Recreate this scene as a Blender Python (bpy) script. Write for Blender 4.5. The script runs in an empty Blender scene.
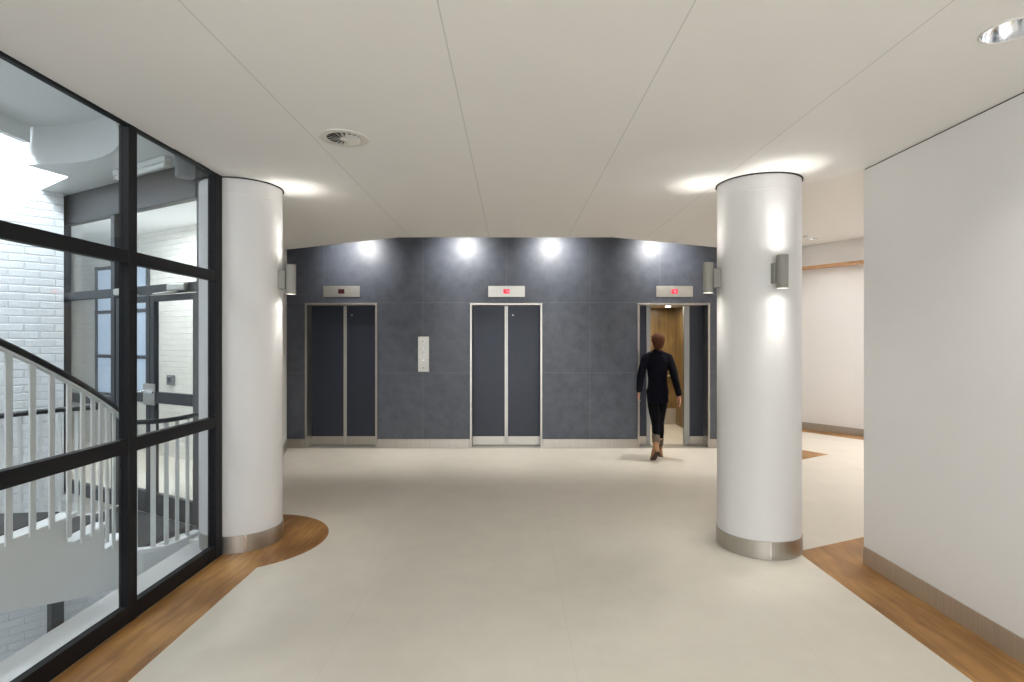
import bpy, bmesh, math, random
from mathutils import Vector, Matrix
random.seed(7)
S = bpy.context.scene
C = S.collection
PI = math.pi

# ------------------------------------------------------------------ helpers
def V(*a): return Vector(a)

def link(name, bm, mat=None, parent=None, bevel=0.0, smooth=False, loc=None, rotz=0.0, segs=2):
    me = bpy.data.meshes.new(name)
    bmesh.ops.recalc_face_normals(bm, faces=bm.faces)
    bm.to_mesh(me); bm.free()
    o = bpy.data.objects.new(name, me); C.objects.link(o)
    for m in (mat if isinstance(mat, (list, tuple)) else [mat]):
        if m: me.materials.append(m)
    if parent: o.parent = parent
    if loc: o.location = loc
    if rotz: o.rotation_euler = (0, 0, rotz)
    if bevel:
        b = o.modifiers.new('bevel', 'BEVEL'); b.width = bevel; b.segments = segs
        b.limit_method = 'ANGLE'; b.angle_limit = math.radians(40)
    if smooth:
        for p in me.polygons: p.use_smooth = True
        me.set_sharp_from_angle(angle=math.radians(38))
    return o

def thing(name, label, cat, loc=(0, 0, 0), rotz=0.0, group=None):
    o = bpy.data.objects.new(name, None); C.objects.link(o)
    o.empty_display_size = 0.1
    o.location = loc; o.rotation_euler = (0, 0, rotz)
    o['label'] = label; o['category'] = cat; o['kind'] = 'thing'
    if group: o['group'] = group
    return o

def tag(o, label, cat, group=None):
    o['label'] = label; o['category'] = cat; o['kind'] = 'thing'
    if group: o['group'] = group
    return o

def struct(name, bm, mat, **k):
    o = link(name, bm, mat, **k); o['kind'] = 'structure'; return o

def B(): return bmesh.new()

def box(bm, x0, x1, y0, y1, z0, z1, mi=0):
    vs = [bm.verts.new((x, y, z)) for z in (z0, z1) for y in (y0, y1) for x in (x0, x1)]
    for idx in ((0,2,3,1),(4,5,7,6),(0,1,5,4),(2,6,7,3),(0,4,6,2),(1,3,7,5)):
        bm.faces.new([vs[i] for i in idx]).material_index = mi
    return bm

def obox(bm, c, ux, lx, ly, z0, z1):
    """box centred at c (x,y), its length lx along direction ux"""
    ux = Vector((ux[0], ux[1])).normalized(); uy = Vector((-ux.y, ux.x)); c = Vector(c)
    ring = [c + ux*a*lx/2 + uy*b*ly/2 for a, b in ((-1,-1),(1,-1),(1,1),(-1,1))]
    return prism(bm, ring, z0, z1)

def prism(bm, pts, z0, z1, mi=0):
    lo = [bm.verts.new((p[0], p[1], z0)) for p in pts]
    hi = [bm.verts.new((p[0], p[1], z1)) for p in pts]
    n = len(pts)
    bm.faces.new(lo).material_index = mi; bm.faces.new(hi).material_index = mi
    for i in range(n):
        bm.faces.new((lo[i], lo[(i+1) % n], hi[(i+1) % n], hi[i])).material_index = mi
    return bm

def lathe(bm, prof, n=48, c=(0, 0, 0), close=False):
    """prof: (r, z) list revolved about z through c"""
    rings = []
    for r, z in prof:
        if r < 1e-6: rings.append([bm.verts.new((c[0], c[1], c[2]+z))])
        else: rings.append([bm.verts.new((c[0]+r*math.cos(2*PI*i/n), c[1]+r*math.sin(2*PI*i/n), c[2]+z)) for i in range(n)])
    pr = list(zip(rings, rings[1:])) + ([(rings[-1], rings[0])] if close else [])
    for a, b in pr:
        for i in range(n):
            j = (i+1) % n
            if len(a) == 1 and len(b) == 1: continue
            if len(a) == 1: bm.faces.new((a[0], b[i], b[j]))
            elif len(b) == 1: bm.faces.new((a[i], a[j], b[0]))
            else: bm.faces.new((a[i], a[j], b[j], b[i]))
    return bm

def sweep(bm, path, w, h=None, n=10, up=V(0, 0, 1), closed_ends=True):
    """tube (h None: round, radius list or value w) or w x h bar along path"""
    path = [Vector(p) for p in path]; rings = []; v = None
    for i, p in enumerate(path):
        t = (path[min(i+1, len(path)-1)] - path[max(i-1, 0)]).normalized()
        if v is None or h is not None:
            u = up if abs(t.dot(up)) < 0.97 else V(0, 1, 0)
        else: u = v
        s = t.cross(u).normalized(); v = s.cross(t).normalized()
        if h is None:
            r = w[i] if isinstance(w, list) else w
            ra, rb = r if isinstance(r, (list, tuple)) else (r, r)
            rings.append([bm.verts.new(p + s*ra*math.cos(2*PI*k/n) + v*rb*math.sin(2*PI*k/n)) for k in range(n)])
        else:
            rings.append([bm.verts.new(p + s*a*w/2 + v*b*h/2) for a, b in ((-1,-1),(1,-1),(1,1),(-1,1))])
    m = len(rings[0])
    for a, b in zip(rings, rings[1:]):
        for k in range(m): bm.faces.new((a[k], a[(k+1) % m], b[(k+1) % m], b[k]))
    if closed_ends:
        bm.faces.new(rings[0]); bm.faces.new(rings[-1])
    return bm

def ball(bm, c, r, rot=None, n=16):
    """ellipsoid r = (rx,ry,rz)"""
    if not isinstance(r, (list, tuple)): r = (r, r, r)
    M = Matrix.Translation(Vector(c)) @ (rot.to_4x4() if rot else Matrix()) @ Matrix.Diagonal((*r, 1))
    bmesh.ops.create_uvsphere(bm, u_segments=n, v_segments=max(8, n*2//3), radius=1, matrix=M)
    return bm

def smooth_path(pts, k=8):
    """Catmull-Rom through pts"""
    P = [Vector(p) for p in pts]; P = [P[0]*2-P[1]] + P + [P[-1]*2-P[-2]]; out = []
    for i in range(1, len(P)-2):
        a, b, c, d = P[i-1:i+3]
        for j in range(k):
            t = j/k
            out.append(0.5*((2*b) + (c-a)*t + (2*a-5*b+4*c-d)*t*t + (3*b-a-3*c+d)*t**3))
    out.append(P[-2]); return out

def remeshed(bm, name, mat, parent, voxel, smooth_it=4):
    o = link('tmp', bm, mat)
    m = o.modifiers.new('r', 'REMESH'); m.mode = 'VOXEL'; m.voxel_size = voxel; m.use_smooth_shade = True
    if smooth_it:
        s = o.modifiers.new('s', 'SMOOTH'); s.iterations = smooth_it; s.factor = 0.5
    dg = bpy.context.evaluated_depsgraph_get(); dg.update()
    me = bpy.data.meshes.new_from_object(o.evaluated_get(dg))
    old = o.data; bpy.data.objects.remove(o); bpy.data.meshes.remove(old)
    me.name = name; me.materials.clear(); me.materials.append(mat)
    for p in me.polygons: p.use_smooth = True
    r = bpy.data.objects.new(name, me); C.objects.link(r); r.parent = parent
    return r

# ------------------------------------------------------------------ materials
def new_mat(name):
    m = bpy.data.materials.new(name); m.use_nodes = True
    nt = m.node_tree; b = nt.nodes['Principled BSDF']
    return m, nt, b
def N(nt, t, **k):
    n = nt.nodes.new(t)
    for a, v in k.items(): setattr(n, a, v)
    return n
def col(c): return (c[0], c[1], c[2], 1)
def srgb(r, g, b):
    f = lambda c: (c/255/12.92) if c/255 <= .04045 else ((c/255+.055)/1.055)**2.4
    return (f(r), f(g), f(b))

def plain(name, c, rough=.6, metal=0., var=.04, scale=6., bump=0., bscale=200., spec=.5):
    m, nt, b = new_mat(name)
    tc = N(nt, 'ShaderNodeTexCoord'); no = N(nt, 'ShaderNodeTexNoise'); no.inputs['Scale'].default_value = scale; no.inputs['Detail'].default_value = 4
    nt.links.new(tc.outputs['Object'], no.inputs['Vector'])
    mx = N(nt, 'ShaderNodeMix', data_type='RGBA')
    mx.inputs['A'].default_value = col([x*(1-var) for x in c]); mx.inputs['B'].default_value = col([min(1, x*(1+var)) for x in c])
    nt.links.new(no.outputs['Fac'], mx.inputs['Factor']); nt.links.new(mx.outputs['Result'], b.inputs['Base Color'])
    b.inputs['Roughness'].default_value = rough; b.inputs['Metallic'].default_value = metal
    b.inputs['Specular IOR Level'].default_value = spec
    if bump:
        n2 = N(nt, 'ShaderNodeTexNoise'); n2.inputs['Scale'].default_value = bscale; nt.links.new(tc.outputs['Object'], n2.inputs['Vector'])
        bp = N(nt, 'ShaderNodeBump'); bp.inputs['Strength'].default_value = bump; bp.inputs['Distance'].default_value = .002
        nt.links.new(n2.outputs['Fac'], bp.inputs['Height']); nt.links.new(bp.outputs['Normal'], b.inputs['Normal'])
    return m

def brushed(name, c, rough=.34, stretch=(90, 90, 1.5), strength=.10):
    m, nt, b = new_mat(name)
    tc = N(nt, 'ShaderNodeTexCoord'); mp = N(nt, 'ShaderNodeMapping'); mp.inputs['Scale'].default_value = stretch
    no = N(nt, 'ShaderNodeTexNoise'); no.inputs['Scale'].default_value = 1; no.inputs['Detail'].default_value = 3
    nt.links.new(tc.outputs['Object'], mp.inputs['Vector']); nt.links.new(mp.outputs['Vector'], no.inputs['Vector'])
    mx = N(nt, 'ShaderNodeMix', data_type='RGBA')
    mx.inputs['A'].default_value = col([x*.82 for x in c]); mx.inputs['B'].default_value = col([min(1, x*1.15) for x in c])
    nt.links.new(no.outputs['Fac'], mx.inputs['Factor']); nt.links.new(mx.outputs['Result'], b.inputs['Base Color'])
    bp = N(nt, 'ShaderNodeBump'); bp.inputs['Strength'].default_value = strength; bp.inputs['Distance'].default_value = .002
    nt.links.new(no.outputs['Fac'], bp.inputs['Height']); nt.links.new(bp.outputs['Normal'], b.inputs['Normal'])
    b.inputs['Metallic'].default_value = 1; b.inputs['Roughness'].default_value = rough
    return m

def seam_factor(nt, xs, zs, axis_u, axis_v, half):
    """1 on the joint lines u = xs, v = zs (object coordinates)"""
    tc = N(nt, 'ShaderNodeTexCoord'); sp = N(nt, 'ShaderNodeSeparateXYZ'); nt.links.new(tc.outputs['Object'], sp.inputs['Vector'])
    acc = None
    for ax, vals in ((axis_u, xs), (axis_v, zs)):
        for v in vals:
            a = N(nt, 'ShaderNodeMath', operation='SUBTRACT'); nt.links.new(sp.outputs[ax], a.inputs[0]); a.inputs[1].default_value = v
            d = N(nt, 'ShaderNodeMath', operation='ABSOLUTE'); nt.links.new(a.outputs[0], d.inputs[0])
            l = N(nt, 'ShaderNodeMath', operation='LESS_THAN'); nt.links.new(d.outputs[0], l.inputs[0]); l.inputs[1].default_value = half
            if acc is None: acc = l
            else:
                mxx = N(nt, 'ShaderNodeMath', operation='MAXIMUM'); nt.links.new(acc.outputs[0], mxx.inputs[0]); nt.links.new(l.outputs[0], mxx.inputs[1]); acc = mxx
    return acc.outputs[0], tc

def seamed(name, c, seam_c, xs, zs, au, av, half, rough, var, scale, bump=0., bscale=60., detail=6, spec=.5):
    m, nt, b = new_mat(name)
    f, tc = seam_factor(nt, xs, zs, au, av, half)
    no = N(nt, 'ShaderNodeTexNoise'); no.inputs['Scale'].default_value = scale; no.inputs['Detail'].default_value = detail; no.inputs['Roughness'].default_value = .65
    nt.links.new(tc.outputs['Object'], no.inputs['Vector'])
    rm = N(nt, 'ShaderNodeMapRange'); rm.inputs['From Min'].default_value = .3; rm.inputs['From Max'].default_value = .7
    nt.links.new(no.outputs['Fac'], rm.inputs['Value'])
    mx = N(nt, 'ShaderNodeMix', data_type='RGBA')
    mx.inputs['A'].default_value = col([x*(1-var) for x in c]); mx.inputs['B'].default_value = col([x*(1+var) for x in c])
    nt.links.new(rm.outputs['Result'], mx.inputs['Factor'])
    m2 = N(nt, 'ShaderNodeMix', data_type='RGBA'); nt.links.new(f, m2.inputs['Factor']); nt.links.new(mx.outputs['Result'], m2.inputs['A']); m2.inputs['B'].default_value = col(seam_c)
    nt.links.new(m2.outputs['Result'], b.inputs['Base Color']); b.inputs['Roughness'].default_value = rough
    b.inputs['Specular IOR Level'].default_value = spec
    if bump:
        n2 = N(nt, 'ShaderNodeTexNoise'); n2.inputs['Scale'].default_value = bscale; n2.inputs['Detail'].default_value = 5; nt.links.new(tc.outputs['Object'], n2.inputs['Vector'])
        bp = N(nt, 'ShaderNodeBump'); bp.inputs['Strength'].default_value = bump; bp.inputs['Distance'].default_value = .004
        nt.links.new(n2.outputs['Fac'], bp.inputs['Height']); nt.links.new(bp.outputs['Normal'], b.inputs['Normal'])
    return m

def wood(name, dark, light, axis=1, rough=.42, scale=1.0, plank=None):
    m, nt, b = new_mat(name)
    tc = N(nt, 'ShaderNodeTexCoord'); mp = N(nt, 'ShaderNodeMapping')
    s = [14*scale]*3; s[axis] = 1.6*scale; mp.inputs['Scale'].default_value = s
    nt.links.new(tc.outputs['Object'], mp.inputs['Vector'])
    n1 = N(nt, 'ShaderNodeTexNoise'); n1.inputs['Scale'].default_value = 1.3; n1.inputs['Detail'].default_value = 6; n1.inputs['Distortion'].default_value = 1.2
    nt.links.new(mp.outputs['Vector'], n1.inputs['Vector'])
    n2 = N(nt, 'ShaderNodeTexNoise'); n2.inputs['Scale'].default_value = 2.2; nt.links.new(tc.outputs['Object'], n2.inputs['Vector'])
    ad = N(nt, 'ShaderNodeMath', operation='ADD'); nt.links.new(n1.outputs['Fac'], ad.inputs[0]); nt.links.new(n2.outputs['Fac'], ad.inputs[1])
    rm = N(nt, 'ShaderNodeMapRange'); rm.inputs['From Min'].default_value = .7; rm.inputs['From Max'].default_value = 1.3; nt.links.new(ad.outputs[0], rm.inputs['Value'])
    mx = N(nt, 'ShaderNodeMix', data_type='RGBA'); mx.inputs['A'].default_value = col(dark); mx.inputs['B'].default_value = col(light)
    nt.links.new(rm.outputs['Result'], mx.inputs['Factor']); nt.links.new(mx.outputs['Result'], b.inputs['Base Color'])
    b.inputs['Roughness'].default_value = rough
    bp = N(nt, 'ShaderNodeBump'); bp.inputs['Strength'].default_value = .12; bp.inputs['Distance'].default_value = .002
    nt.links.new(n1.outputs['Fac'], bp.inputs['Height']); nt.links.new(bp.outputs['Normal'], b.inputs['Normal'])
    return m

def brick(name, c, mortar):
    m, nt, b = new_mat(name)
    tc = N(nt, 'ShaderNodeTexCoord'); sp = N(nt, 'ShaderNodeSeparateXYZ'); cb = N(nt, 'ShaderNodeCombineXYZ')
    nt.links.new(tc.outputs['Object'], sp.inputs['Vector']); nt.links.new(sp.outputs['X'], cb.inputs['X']); nt.links.new(sp.outputs['Z'], cb.inputs['Y'])
    nz = N(nt, 'ShaderNodeTexNoise'); nz.inputs['Scale'].default_value = 9; nt.links.new(tc.outputs['Object'], nz.inputs['Vector'])
    wob = N(nt, 'ShaderNodeVectorMath', operation='SCALE'); wob.inputs['Scale'].default_value = .014; nt.links.new(nz.outputs['Color'], wob.inputs[0])
    av = N(nt, 'ShaderNodeVectorMath', operation='ADD'); nt.links.new(cb.outputs['Vector'], av.inputs[0]); nt.links.new(wob.outputs['Vector'], av.inputs[1])
    bt = N(nt, 'ShaderNodeTexBrick'); bt.offset = .5
    bt.inputs['Scale'].default_value = 1; bt.inputs['Brick Width'].default_value = .235; bt.inputs['Row Height'].default_value = .075
    bt.inputs['Mortar Size'].default_value = .009; bt.inputs['Mortar Smooth'].default_value = .6
    bt.inputs['Color1'].default_value = col(c); bt.inputs['Color2'].default_value = col([x*.95 for x in c]); bt.inputs['Mortar'].default_value = col(mortar)
    nt.links.new(av.outputs['Vector'], bt.inputs['Vector']); nt.links.new(bt.outputs['Color'], b.inputs['Base Color'])
    n2 = N(nt, 'ShaderNodeTexNoise'); n2.inputs['Scale'].default_value = 45; nt.links.new(tc.outputs['Object'], n2.inputs['Vector'])
    iv = N(nt, 'ShaderNodeMath', operation='SUBTRACT'); iv.inputs[0].default_value = 1; nt.links.new(bt.outputs['Fac'], iv.inputs[1])
    ms = N(nt, 'ShaderNodeMath', operation='MULTIPLY_ADD'); nt.links.new(n2.outputs['Fac'], ms.inputs[0]); ms.inputs[1].default_value = .5; nt.links.new(iv.outputs[0], ms.inputs[2])
    bp = N(nt, 'ShaderNodeBump'); bp.inputs['Strength'].default_value = .7; bp.inputs['Distance'].default_value = .010
    nt.links.new(ms.outputs[0], bp.inputs['Height']); nt.links.new(bp.outputs['Normal'], b.inputs['Normal'])
    b.inputs['Roughness'].default_value = .55
    return m

def glass(name, tint=(.93, .96, .96), base=.04):
    m = bpy.data.materials.new(name); m.use_nodes = True; nt = m.node_tree
    for n in list(nt.nodes): nt.nodes.remove(n)
    out = N(nt, 'ShaderNodeOutputMaterial'); tr = N(nt, 'ShaderNodeBsdfTransparent'); tr.inputs['Color'].default_value = col(tint)
    gl = N(nt, 'ShaderNodeBsdfGlossy'); gl.inputs['Roughness'].default_value = .02
    lw = N(nt, 'ShaderNodeLayerWeight'); lw.inputs['Blend'].default_value = .5
    pw = N(nt, 'ShaderNodeMath', operation='POWER'); nt.links.new(lw.outputs['Facing'], pw.inputs[0]); pw.inputs[1].default_value = 5
    ma = N(nt, 'ShaderNodeMath', operation='MULTIPLY_ADD'); nt.links.new(pw.outputs[0], ma.inputs[0]); ma.inputs[1].default_value = .9; ma.inputs[2].default_value = base
    mx = N(nt, 'ShaderNodeMixShader'); nt.links.new(ma.outputs[0], mx.inputs['Fac']); nt.links.new(tr.outputs[0], mx.inputs[1]); nt.links.new(gl.outputs[0], mx.inputs[2])
    nt.links.new(mx.outputs[0], out.inputs['Surface'])
    return m

def emit(name, c, s):
    m, nt, b = new_mat(name)
    b.inputs['Base Color'].default_value = col([x*.5 for x in c]); b.inputs['Emission Color'].default_value = col(c); b.inputs['Emission Strength'].default_value = s
    return m

DW = 8.11           # depth of the lift wall
M = {}
M['plaster'] = plain('white plaster', (.80, .793, .785), .75, bump=.08, bscale=160, var=.015)
M['column'] = plain('painted column', (.69, .685, .68), .6, bump=.04, bscale=120, var=.015)
M['ceiling'] = seamed('ceiling boards', (.80, .788, .772), (.58, .57, .55), [-1.168, -.262, .644, 1.55], [-2.2], 'X', 'Y', .0025, .85, .012, 2.)
M['upper'] = plain('upper ceiling', (.76, .74, .72), .85, var=.01)
M['floor'] = seamed('beige stone floor', (.755, .71, .615), (.715, .67, .58), [-2.1, -.9, .3, 1.5, 2.7, 3.9, 5.1], [0., 1.2, 2.4, 3.6, 4.8, 6., 7.2], 'X', 'Y', .003, .36, .04, 3.5, bump=.05, bscale=30, spec=.4)
M['stone'] = seamed('slate panels', (.080, .090, .113), (.135, .145, .16), [-2.72, -1.29, -.083, 1.13, 2.14, 3.4], [1.09, 2.105], 'X', 'Z', .0035, .40, .22, 7.5, bump=.16, bscale=26, detail=9)
M['wood'] = wood('oak floor', (.22, .095, .026), (.52, .275, .085), 1, .45)
M['woodx'] = wood('oak beam', (.50, .27, .13), (.72, .46, .27), 0, .45)
M['steel'] = brushed('brushed steel', (.47, .445, .405), .36)
M['steel_h'] = brushed('brushed steel plate', (.55, .54, .50), .42, (1.5, 90, 90), .05)
M['steel_l'] = brushed('light brushed steel', (.70, .67, .61), .5)
M['steel_d'] = brushed('dull steel edge', (.34, .35, .35), .45, (90, 90, 1.5), .05)
M['frame'] = plain('black window metal', (.0065, .007, .009), .5, var=.1, spec=.22)
M['portal'] = plain('grey black door metal', (.030, .035, .042), .42, var=.08)
M['door'] = brushed('lift door lacquer', (.028, .034, .052), .40, (120, 120, 2), .04)
M['door'].node_tree.nodes['Principled BSDF'].inputs['Metallic'].default_value = .25
M['glass'] = glass('clear glass', (.925, .945, .955), .035)
M['glass2'] = glass('door glass', (.95, .965, .97), .02)
M['brick'] = brick('white painted brick', (.80, .82, .84), (.74, .76, .78))
M['brick2'] = brick('cream painted brick', (.80, .79, .74), (.73, .72, .68))
M['white'] = plain('white paint', (.84, .855, .85), .5, var=.02)
M['ledge'] = plain('white ledge', (.87, .88, .885), .45, var=.05, scale=4)
M['rail_black'] = plain('black handrail', (.012, .013, .015), .35, var=.1)
M['carpet'] = plain('charcoal carpet', (.050, .052, .055), .95, var=.35, scale=120, bump=.5, bscale=300)
M['sconce'] = plain('warm grey lacquer', (.27, .265, .24), .55, .0, var=.03)
M['lens'] = emit('lamp lens', (1, .96, .88), 12)
M['lamp'] = emit('lit tube', (.93, .97, 1), 4.0)
M['chrome'] = plain('polished reflector', (.86, .88, .92), .12, 1., var=.02)
M['dark'] = plain('dark void', (.012, .012, .012), .8)
M['black_gap'] = plain('shadow gap black', (.02, .02, .02), .7)
M['offwhite'] = plain('off white plastic', (.68, .66, .62), .5)
M['red'] = emit('red display', (1, .04, .06), 5)
M['red_dim'] = plain('dark red display', (.045, .006, .008), .25)
M['red_glow'] = emit('lit display window', (.55, .02, .03), .9)
M['cabwood'] = wood('cab veneer', (.10, .062, .022), (.27, .175, .07), 2, .32, .7)
M['cabgrey'] = plain('cab skirting', (.42, .38, .32), .5)
M['blue'] = emit('pale blue lit glass', (.66, .80, 1.0), .22)
M['skin'] = plain('skin', (.56, .30, .20), .5, var=.06, scale=20)
M['navy'] = plain('black navy wool', (.0042, .0045, .0095), .9, var=.25, scale=60, bump=.3, bscale=400, spec=.15)
M['trouser'] = plain('black cloth', (.0035, .0035, .0055), .9, var=.25, scale=60, spec=.15)
M['boot'] = plain('tan leather', (.27, .125, .045), .5, var=.15, scale=30)
M['bootshaft'] = plain('olive grey suede', (.095, .078, .05), .8, var=.15, scale=40)
M['sole'] = plain('dark sole', (.05, .03, .02), .7)
M['hair'] = wood('brown hair', (.036, .012, .006), (.115, .042, .020), 2, .75, 4)
M['hair'].node_tree.nodes['Principled BSDF'].inputs['Specular IOR Level'].default_value = .15
M['eye'] = plain('eye white', (.75, .73, .70), .2)
M['reader'] = plain('grey plastic', (.18, .19, .20), .5)

# ------------------------------------------------------------------ floor
CL = V(-2.105, 4.366, 0); CR = V(1.87, 4.253, 0); RC = .295
struct('floor', prism(B(), [(-2.15, -4.5), (2.9, -4.5), (2.9, 3.6), (9.2, 3.6), (9.2, 12), (-5.5, 12), (-3.9, 8.2), (-2.50, 4.62), (-2.15, 4.2)], -.28, 0), M['floor'])

def arc(c, r, a0, a1, n=40):
    return [(c[0]+r*math.cos(math.radians(a0+(a1-a0)*i/n)), c[1]+r*math.sin(math.radians(a0+(a1-a0)*i/n))) for i in range(n+1)]
# oak inlay along the glazing that ends in a round apron about the column
ap = arc((-2.105, 4.366), .643, -56, 100)
struct('trim_1', prism(B(), [(-2.10, -4.5), (-1.755, -4.5)] + ap + [(-2.25, 4.5), (-2.10, 4.0)], -.02, .0015), M['wood'])
# oak inlay along the white wall
struct('trim_2', prism(B(), [(2.098, -4.5), (2.45, -4.5), (2.45, 3.9), (3.3, 3.9), (3.3, 4.66), (2.10, 4.12)], -.02, .0015), M['wood'])
# oak wedge by the end of the lift wall, and oak edge along the far wall
struct('trim_3', prism(B(), [(3.05, 7.45), (3.81, 7.33), (4.32, 7.65), (4.13, 7.96), (3.60, 8.2), (3.2, 7.9)], -.02, .0015), M['wood'])
fw = V(.555, -.832); fn = V(-.832, -.555)            # far wall direction / its normal into the room
f0 = V(5.14, 9.86)
def fp(t, n): 
    p = f0 + fw*t + fn*n; return (p.x, p.y)
struct('trim_4', prism(B(), [fp(-1.6, .30), fp(6.2, .30), fp(6.2, 0), fp(-1.6, 0)], -.02, .0015), M['wood'])

# ------------------------------------------------------------------ lobby walls
# lift wall with three openings
E = [-2.473, -.085, 2.34]; OW = .525; OH = 2.10; REC = .20
bm = B(); xs = [-3.9] + [v for e in E for v in (e-OW, e+OW)] + [3.62]
for i in range(0, len(xs), 2): box(bm, xs[i], xs[i+1], DW, DW+.30, 0, 3.3)
for e in E: box(bm, e-OW, e+OW, DW, DW+.30, OH, 3.3)
struct('wall_back', bm, M['stone'])
bm = B(); box(bm, 3.40, 3.62, DW+.3, 12, 0, 3.3); struct('wall_passage', bm, M['plaster'])
bm = B()
for i in range(0, len(xs), 2): box(bm, xs[i]+(.0 if i else .64), xs[i+1], DW-.016, DW, 0.001, .132)
box(bm, 3.62, 3.636, DW-.016, 9.5, .001, .132)
struct('baseboard_back', bm, M['steel'], bevel=.003)
# wall between lobby and stair corridor, behind the left column
bm = B(); prism(bm, [(-2.36, 4.75), (-2.235, 4.75), (-3.262, 8.11), (-3.9, 8.11), (-3.95, 8.05)], 0, 3.3); struct('wall_left', bm, M['plaster'])
# wall end beside the glazing
bm = B(); sweep(bm, [(-2.23, 4.75, .066), (-3.254, 8.10, .066)], .012, .13); struct('baseboard_left', bm, M['steel'])
# right hand white wall with its steel base
struct('wall_right', box(B(), 2.45, 2.9, -4.5, 3.9, 0, 2.737), M['plaster'])
bm = B(); box(bm, 2.446, 2.45, -4.5, 3.904, .001, .125); box(bm, 2.45, 2.9, 3.9, 3.904, .001, .125)
struct('baseboard_right', bm, M['steel_l'], bevel=.0015)
# shadow gap above the wall
struct('trim_5', box(B(), 2.455, 2.9, -4.5, 3.895, 2.737, 2.745), M['black_gap'])
# far angled wall of the side hall, set back below a plaster band
bm = B(); prism(bm, [fp(-2.2, 0), fp(7.2, 0), fp(7.2, -.3), fp(-2.2, -.3)], 0, 3.3); struct('wall_far', bm, M['plaster'])
bm = B(); prism(bm, [fp(-2.2, .10), fp(7.2, .10), fp(7.2, 0), fp(-2.2, 0)], 2.83, 3.2); struct('wall_band', bm, M['plaster'])
bm = B(); prism(bm, [fp(-2.2, .115), fp(7.2, .115), fp(7.2, 0), fp(-2.2, 0)], 2.795, 2.845); struct('trim_6', bm, M['woodx'])
bm = B(); prism(bm, [fp(-2.2, .014), fp(7.2, .014), fp(7.2, 0), fp(-2.2, 0)], .001, .125); struct('baseboard_far', bm, M['steel'])
# closing walls of the side hall (out of frame)
struct('wall_hall', box(B(), 9.0, 9.2, 3.6, 6.0, 0, 3.3), M['plaster'])
struct('wall_near', box(B(), 2.9, 9.2, 3.4, 3.6, 0, 3.3), M['plaster'])
struct('wall_end', box(B(), 3.4, 6.0, 11.9, 12.1, 0, 3.3), M['plaster'])
# lobby wall behind the camera, with a wide window
bm = B(); box(bm, -2.4, -1.9, -4.7, -4.5, 0, 2.75); box(bm, 2.3, 2.9, -4.7, -4.5, 0, 2.75); box(bm, -1.9, 2.3, -4.7, -4.5, 2.6, 2.75); box(bm, -1.9, 2.3, -4.7, -4.5, 0, .3)
struct('wall_front', bm, M['plaster'])
struct('wall_side', box(B(), -2.3, -2.1, -4.5, 1.18, 0, 2.75), M['plaster'])
w = bpy.data.objects.new('window_1', None); C.objects.link(w); w['kind'] = 'structure'
bm = B()
for x in (-1.9, -.5, .9, 2.24): box(bm, x, x+.06, -4.66, -4.58, .3, 2.6)
box(bm, -1.84, 2.24, -4.66, -4.58, .3, .36); box(bm, -1.84, 2.24, -4.66, -4.58, 2.54, 2.6)
o = link('window_frame', bm, M['frame'], w)
for x0, x1 in ((-1.84, -.5), (-.44, .9), (.96, 2.24)):
    link('pane', box(B(), x0, x1, -4.625, -4.617, .36, 2.54), M['glass2'], w)

# ------------------------------------------------------------------ ceilings
drop = [(-2.10, -4.7), (2.9, -4.7), (2.9, 3.9), (2.45, 3.93), (2.22, 4.28), (2.98, 7.32), (1.16, 6.46), (-1.31, 6.46), (-2.98, 7.34), (-2.42, 4.62), (-2.20, 4.3), (-2.10, 4.09)]
struct('ceiling', prism(B(), drop, 2.745, 2.90), M['ceiling'])
struct('ceiling_upper', prism(B(), [(-2.42, 4.62), (-2.40, 4.3), (2.2, 3.4), (9.2, 3.4), (9.2, 12.1), (-3.9, 12.1), (-3.95, 8.1)], 3.2, 3.3), M['upper'])
# edge board closing the step between both ceilings
bm = B()
for a, b in zip(drop[2:9], drop[3:10]):
    sweep(bm, [(a[0], a[1], 3.05), (b[0], b[1], 3.05)], .012, .30)
struct('trim_7', bm, M['upper'])

# ------------------------------------------------------------------ columns
def column(c, label, sx, span):
    t = thing('column', label, 'column', (c.x, c.y, 0))
    bm = lathe(B(), [(0, .127), (RC, .127), (RC, 2.600), (RC, 2.6315), (RC, 2.632), (RC-.0015, 2.633), (RC-.0015, 2.638), (RC, 2.639), (RC, 2.6395), (RC, 2.66), (RC, 2.737), (0, 2.737)], 96)
    link('shaft', bm, M['column'], t, smooth=True)
    bm = prism(B(), arc((0, 0), RC+.006, *span, 90) + arc((0, 0), RC-.004, span[1], span[0], 90), .002, .127)
    bottom = lathe(bm, [(0, .002), (RC-.002, .002), (RC-.002, .127), (0, .127)], 64)
    o = link('base_band', bm, M['steel'], t, smooth=True); o['label'] = 'brushed steel band round the foot'
    a = math.radians(sx)
    bm = B(); obox(bm, ((RC+.0065)*math.cos(a), (RC+.0065)*math.sin(a)), (-math.sin(a), math.cos(a)), .012, .003, .002, .127)
    link('band_joint', bm, M['chrome'], o)
    bm = lathe(B(), [(RC+.010, 2.736), (RC+.010, 2.7445), (0, 2.7445), (0, 2.736)], 96)
    o = link('top_ring', bm, M['black_gap'], t, smooth=True); o['label'] = 'thin dark ring at the ceiling'
    return t
column(CL, 'white round column beside the black glazed screen, standing on an oak apron', -60, (-112, 95))
column(CR, 'white round column with two up-and-down wall lamps, near the white wall', -98, (-179.9, 179.9))

def add_light(name, kind, loc, energy, color=(1, .95, .88), rot=(0, 0, 0), **k):
    l = bpy.data.lights.new(name, kind); l.energy = energy; l.color = color
    for a, v in k.items(): setattr(l, a, v)
    o = bpy.data.objects.new(name, l); C.objects.link(o); o.location = loc; o.rotation_euler = rot
    return o

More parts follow.
